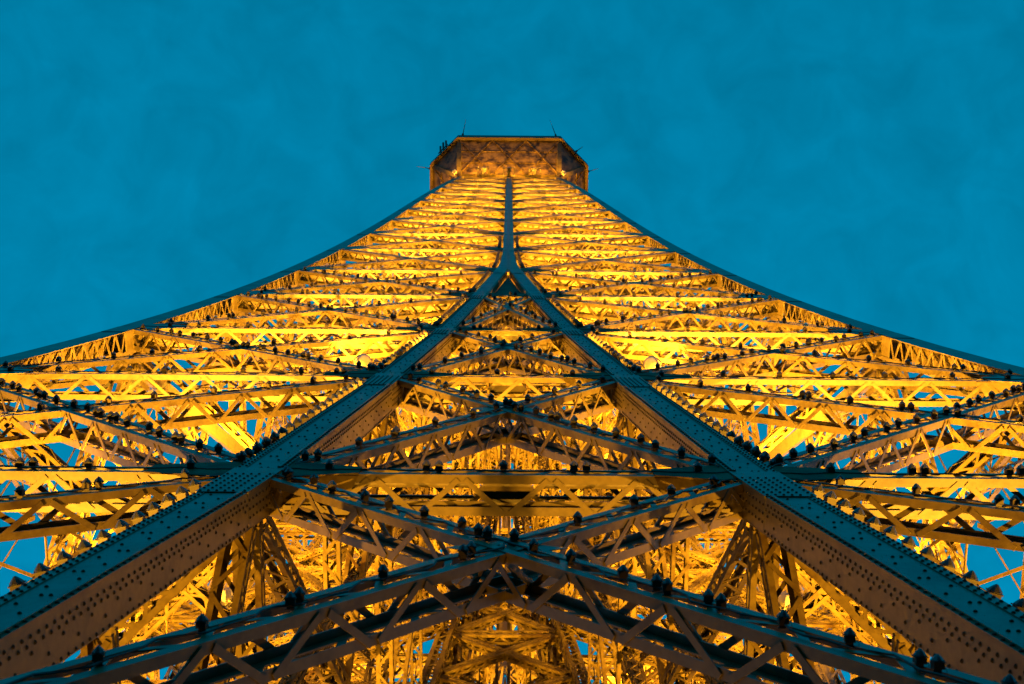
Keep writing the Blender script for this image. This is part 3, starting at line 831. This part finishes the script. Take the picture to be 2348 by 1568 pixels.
# ------------------------------------------------------------------ flash lamps with pointed caps
LAMPS = []
TIER = ['lowest', 'second lowest', 'third', 'fourth', 'fifth', 'sixth']
def lamp_meshes():
    h = MB(); s = .15
    h.hexa([V((-s, -s, 0)), V((s, -s, 0)), V((s, s, 0)), V((-s, s, 0)), V((-s * .95, -s * .95, .17)), V((s * .95, -s * .95, .17)), V((s * .95, s * .95, .17)), V((-s * .95, s * .95, .17))])
    h.hexa([V((-.175, -.175, .172)), V((.175, -.175, .172)), V((.175, .175, .172)), V((-.175, .175, .172)), V((-.175, -.175, .20)), V((.175, -.175, .20)), V((.175, .175, .20)), V((-.175, .175, .20))])
    c = MB(); k = 8; vs = []; prof = [(.185, .201), (.180, .235), (.105, .325), (.03, .395)]
    for r_, z_ in prof:
        for j in range(k): vs.append((r_ * math.cos(j * 2 * math.pi / k + .39), r_ * math.sin(j * 2 * math.pi / k + .39), z_))
    fs = []
    for i in range(3):
        for j in range(k): fs.append((i * k + j, i * k + (j + 1) % k, (i + 1) * k + (j + 1) % k, (i + 1) * k + j))
    fs.append(tuple(3 * k + j for j in range(k))); fs.append(tuple(range(k - 1, -1, -1)))
    c.add(vs, fs)
    b = MB()
    b.bar(V((0, 0, -.12)), V((0, 0, -.001)), .22, .03, V((1, 0, 0))); b.bar(V((-.16, 0, -.135)), V((.16, 0, -.135)), .09, .03, V((0, 1, 0)))
    b.tube([V((.14, .05, .05)), V((.24, .06, .0)), V((.27, .02, -.08)), V((.2, -.02, -.14))], .012, 5)
    h.add(b.v, b.f)
    for q in (h, c): q.v = [(x * LS, y * LS, z * LS) for x, y, z in q.v]
    return h.mesh('flash_lamp', M_HOUSE), c.mesh('cap', M_CAP)
LS = 0.39
LH, LC = lamp_meshes()
def lamp(p, n, up, label, group, size=1.0):
    z = n.normalized(); x = up.cross(z).normalized(); y = z.cross(x)
    j = random.uniform(-.12, .12)
    m = Matrix(((x.x, y.x, z.x, p.x), (x.y, y.y, z.y, p.y), (x.z, y.z, z.z, p.z), (0, 0, 0, 1))) @ Matrix.Scale(size * float(np.interp(p.z, [128, 140], [.78, 1.0])), 4) @ Matrix.Rotation(j, 4, 'Z') @ Matrix.Rotation(random.uniform(-.1, .1), 4, 'X')
    LAMPS.append(((p - CAM_POS).length, m, label, group))
for (p, q, n_, H, z, zone, ins) in LAMP_BEAMS:
    if z > 186: continue
    L = (q - p).length; k = int(L / (.80 if ins < .02 else 1.35)); e = (q - p).normalized()
    kind = 'girder' if abs(e.z) < .02 else 'cross brace'
    s = n_.cross(e).normalized(); s = s if s.z > 0 else -s
    for j in range(k):
        u = (j + .5 + random.uniform(-.18, .18)) / k * L
        pos = [0.0] if random.random() > .15 else [-.10, .10]
        for dx in pos:
            c = p + e * (u + dx) + n_ * (.03 - ins) + s * (H * random.uniform(-.05, .2))
            tier = TIER[min(len(TIER) - 1, sum(1 for q_ in NODES[2:] if z > q_ + .01))]
            way = ('level girder' if kind == 'girder' else ('right-falling brace' if (e.x * e.z) < 0 else 'right-rising brace'))
            lab = 'pointed flash lamp on the %s, %s tier, %s' % (way, tier, zone)
            lamp(c, V((0, -1, .25)), V((0, 0, 1)), lab, 'flash lamps on the %s, %s tier, %s' % (way, tier, zone))
for sx in (-1, 1):
    z = 126.2
    while z < 206:
        st = 0.66 if z < 165 else 0.55
        x = sx * ((w_in(z) + cw(z) / 2) if z < 187.8 else rib_w(z) / 2) + sx * .19
        near_node = min(abs(z - q) for q in NODES)
        if near_node > 1.0 and (z % 10.9 > 0):
            side = 'left' if sx < 0 else 'right'
            lab = ('pointed-cap flash lamp in the row along the outer edge of the %s inner upright' % side) if z < 187 else ('tiny flash lamp in the row up the %s side of the central rib' % side)
            lamp(fp(x, z, .10), V((sx * .25, -1, .1)), V((0, 0, 1)), lab, lab.replace('pointed-cap flash lamp', 'flash lamps').replace('tiny flash lamp', 'flash lamps'), 1.3)
        z += st
LAMPS = [l for l in LAMPS if in_frame(l[1].translation)]
LAMPS.sort(key=lambda l: l[0])
rest = MB()
for i, (d_, m, lab, grp) in enumerate(LAMPS):
    if i < 300:
        o = link('flash_lamp', LH); o.matrix_world = m
        tag(o, lab, 'lamp', grp)
        link('cap', LC, o)
    else:
        for me in (LH, LC):
            rest.add([m @ v.co for v in me.vertices], [tuple(p.vertices) for p in me.polygons])
if rest.v:
    o = rest.build('distant_flash_lamps', M_HOUSE)
    tag(o, 'rows of tiny far flash lamps on the upper girders', 'lamps', kind='stuff')

# thin cables looping along the nearest girders
def cable(p, q, n_, H, ins):
    e = (q - p).normalized(); L = (q - p).length; s = n_.cross(e); s = s if s.z > 0 else -s
    pts = []; k = int(L / .22)
    ph = random.uniform(0, 6)
    for j in range(k + 1):
        u = j / k
        sag = .07 * math.sin(u * L * 4.3 + ph) + .04 * math.sin(u * L * 9.1)
        pts.append(p + e * (u * L) + n_ * (.03 - ins) - s * (H * .05 - sag))
    m = MB(); m.tube(pts, .013, 5)
    m.build('cable', M_CABLE, root)
for (p, q, n_, H, z, zone, ins) in LAMP_BEAMS:
    if z < 166: cable(p, q, n_, H, ins)

# ------------------------------------------------------------------ floodlights inside the tower
def projector_meshes():
    h = MB(); h.tube([V((0, 0, -.45)), V((0, 0, -.40)), V((0, 0, -.05)), V((0, 0, 0))], [.12, .19, .22, .24], 16)
    l = MB(); l.tube([V((0, 0, .002)), V((0, 0, .02))], [.22, .21], 16)
    b = MB(); b.bar(V((-.27, 0, -.2)), V((-.27, 0, -.62)), .06, .02, V((0, 1, 0))); b.bar(V((.27, 0, -.2)), V((.27, 0, -.62)), .06, .02, V((0, 1, 0)))
    b.bar(V((-.28, 0, -.63)), V((.28, 0, -.63)), .06, .02, V((0, 1, 0)))
    return h.mesh('shell', M_ALU, True), l.mesh('lens', M_LENS), b.mesh('yoke', M_HOUSE)
PH, PL, PY = projector_meshes()
def floodlight(p, d, power, label, spot=150, group='sodium floodlights inside the tower', blend=.5):
    o = link('floodlight', PH); o.location = p
    o.rotation_euler = V(d).to_track_quat('Z', 'Y').to_euler()
    tag(o, label, 'floodlight', group)
    link('lens', PL, o); link('yoke', PY, o)
    ld = bpy.data.lights.new('flood_beam', 'SPOT'); ld.energy = power * LIGHT; ld.color = LAMP_RGB
    ld.spot_size = R(spot); ld.spot_blend = blend; ld.shadow_soft_size = .2
    lo = bpy.data.objects.new('flood_beam', ld); COL.objects.link(lo); lo.parent = o
    lo.location = (0, 0, .1); lo.rotation_euler = (math.pi, 0, 0)

K = 1.0
FL = []
def ring(z, r, power, tilt, spot=150, where=''):
    for sx in (-1, 1):
        for sy in (-1, 1):
            nm = ('front' if sy < 0 else 'rear') + ' ' + ('left' if sx < 0 else 'right')
            floodlight(V((sx * r, sy * r, z)), (sx * tilt, sy * tilt, 1), power, 'round amber floodlight %s, %s corner inside the tower' % (where, nm), spot)
ring(121.0, 12.5, 18000, .10, 100, 'at the foot of the legs')
ring(140.6, 8.8, 26000, .22, 125, 'by the lowest seen girders')
ring(155.0, 7.6, 20000, .20, 135, 'by the second girders')
ring(166.6, 6.4, 16000, .16, 140, 'by the third girders')
ring(178.6, 5.4, 13000, .12, 140, 'by the fourth girders')
ring(189.4, 4.7, 12000, .10, 140, 'just above the fork')
ring(200.2, 4.3, 11000, .10, 140, 'a quarter up the spire')
ring(210.0, 4.0, 10000, .10, 140, 'a third up the spire')
ring(219.6, 3.7, 9500, .10, 140, 'midway up the spire')
ring(228.4, 3.4, 9000, .10, 140, 'past the middle of the spire')
ring(236.6, 3.1, 8000, .10, 140, 'high in the spire')
ring(244.4, 2.8, 7000, .10, 140, 'very high in the spire')
ring(252.0, 2.5, 6000, .10, 140, 'near the top of the spire')
ring(260.0, 2.3, 4000, .20, 150, 'right below the top platform')
for sx in (-1, 1):
    for sy in (-1, 1):
        floodlight(V((sx * 2.7, sy * 9.5, 120.5)), (0, sy * .12, 1), 1200, 'low floodlight above the deck, %s %s of the middle bay' % ('front' if sy < 0 else 'rear', 'left' if sx < 0 else 'right'), 120, blend=1.0)
for sx in (-1, 1):
    floodlight(V((sx * 8.2, -8.8, 162.0)), (sx * 3.2, 1.2, 8.5), 6500, 'floodlight aimed at the broad flat strut in the %s front leg' % ('left' if sx < 0 else 'right'), 64)
    for sy in (-1, 1):
        floodlight(V((sx * (W(269) + .45), sy * (W(269) + .45), 269.6)), (sx * .35, sy * .35, 1), 260, 'small floodlight at the %s %s corner under the top platform' % ('front' if sy < 0 else 'rear', 'left' if sx < 0 else 'right'), 150, 'floodlights under the top platform')
for k, nm in enumerate(('front', 'right', 'rear', 'left')):
    for x in (-2.6, 0.0, 2.6):
        p = Matrix.Rotation(k * math.pi / 2, 3, 'Z') @ V((x, -W(268) - .75, 268.75)); d_ = Matrix.Rotation(k * math.pi / 2, 3, 'Z') @ V((x * .22, -.25, 1))
        where = {-2.6: 'first', 0.0: 'middle', 2.6: 'last'}[x]
        floodlight(p, d_, 1000, 'small floodlight on the %s access frame of the %s side under the top platform' % (where, nm), 168, 'floodlights under the top platform')
for sx in (-1, 1):
    floodlight(V((sx * 4.3, -12.9, 160.3)), (-sx * .25, -.1, 1), 2500, 'big bright floodlight drum beside the %s inner upright' % ('left' if sx < 0 else 'right'), 150)

# ------------------------------------------------------------------ deck the photographer stands on
m = MB()
m.plate([V((-30, -30, 114.6)), V((30, -30, 114.6)), V((30, 30, 114.6)), V((-30, 30, 114.6))], V((0, 0, .2)))
o = m.build('deck', M_DECK); o['kind'] = 'structure'; o['label'] = 'broad iron deck of the lower storey'

# dark park and city ground far below, out to the horizon
g = MB(); N = 48
ring_r = [0.0, 60.0, 400.0, 4000.0]
gv = [(0, 0, 0)]; gf = []
for r_ in ring_r[1:]:
    for k in range(N): gv.append((r_ * math.cos(2 * math.pi * k / N), r_ * math.sin(2 * math.pi * k / N), 0))
for k in range(N): gf.append((0, 1 + k, 1 + (k + 1) % N))
for q in range(2):
    for k in range(N): gf.append((1 + q * N + k, 1 + (q + 1) * N + k, 1 + (q + 1) * N + (k + 1) % N, 1 + q * N + (k + 1) % N))
g.add(gv, gf)
o = g.build('ground', M_GROUND); o['kind'] = 'structure'; o['label'] = 'dark evening ground far below the tower'
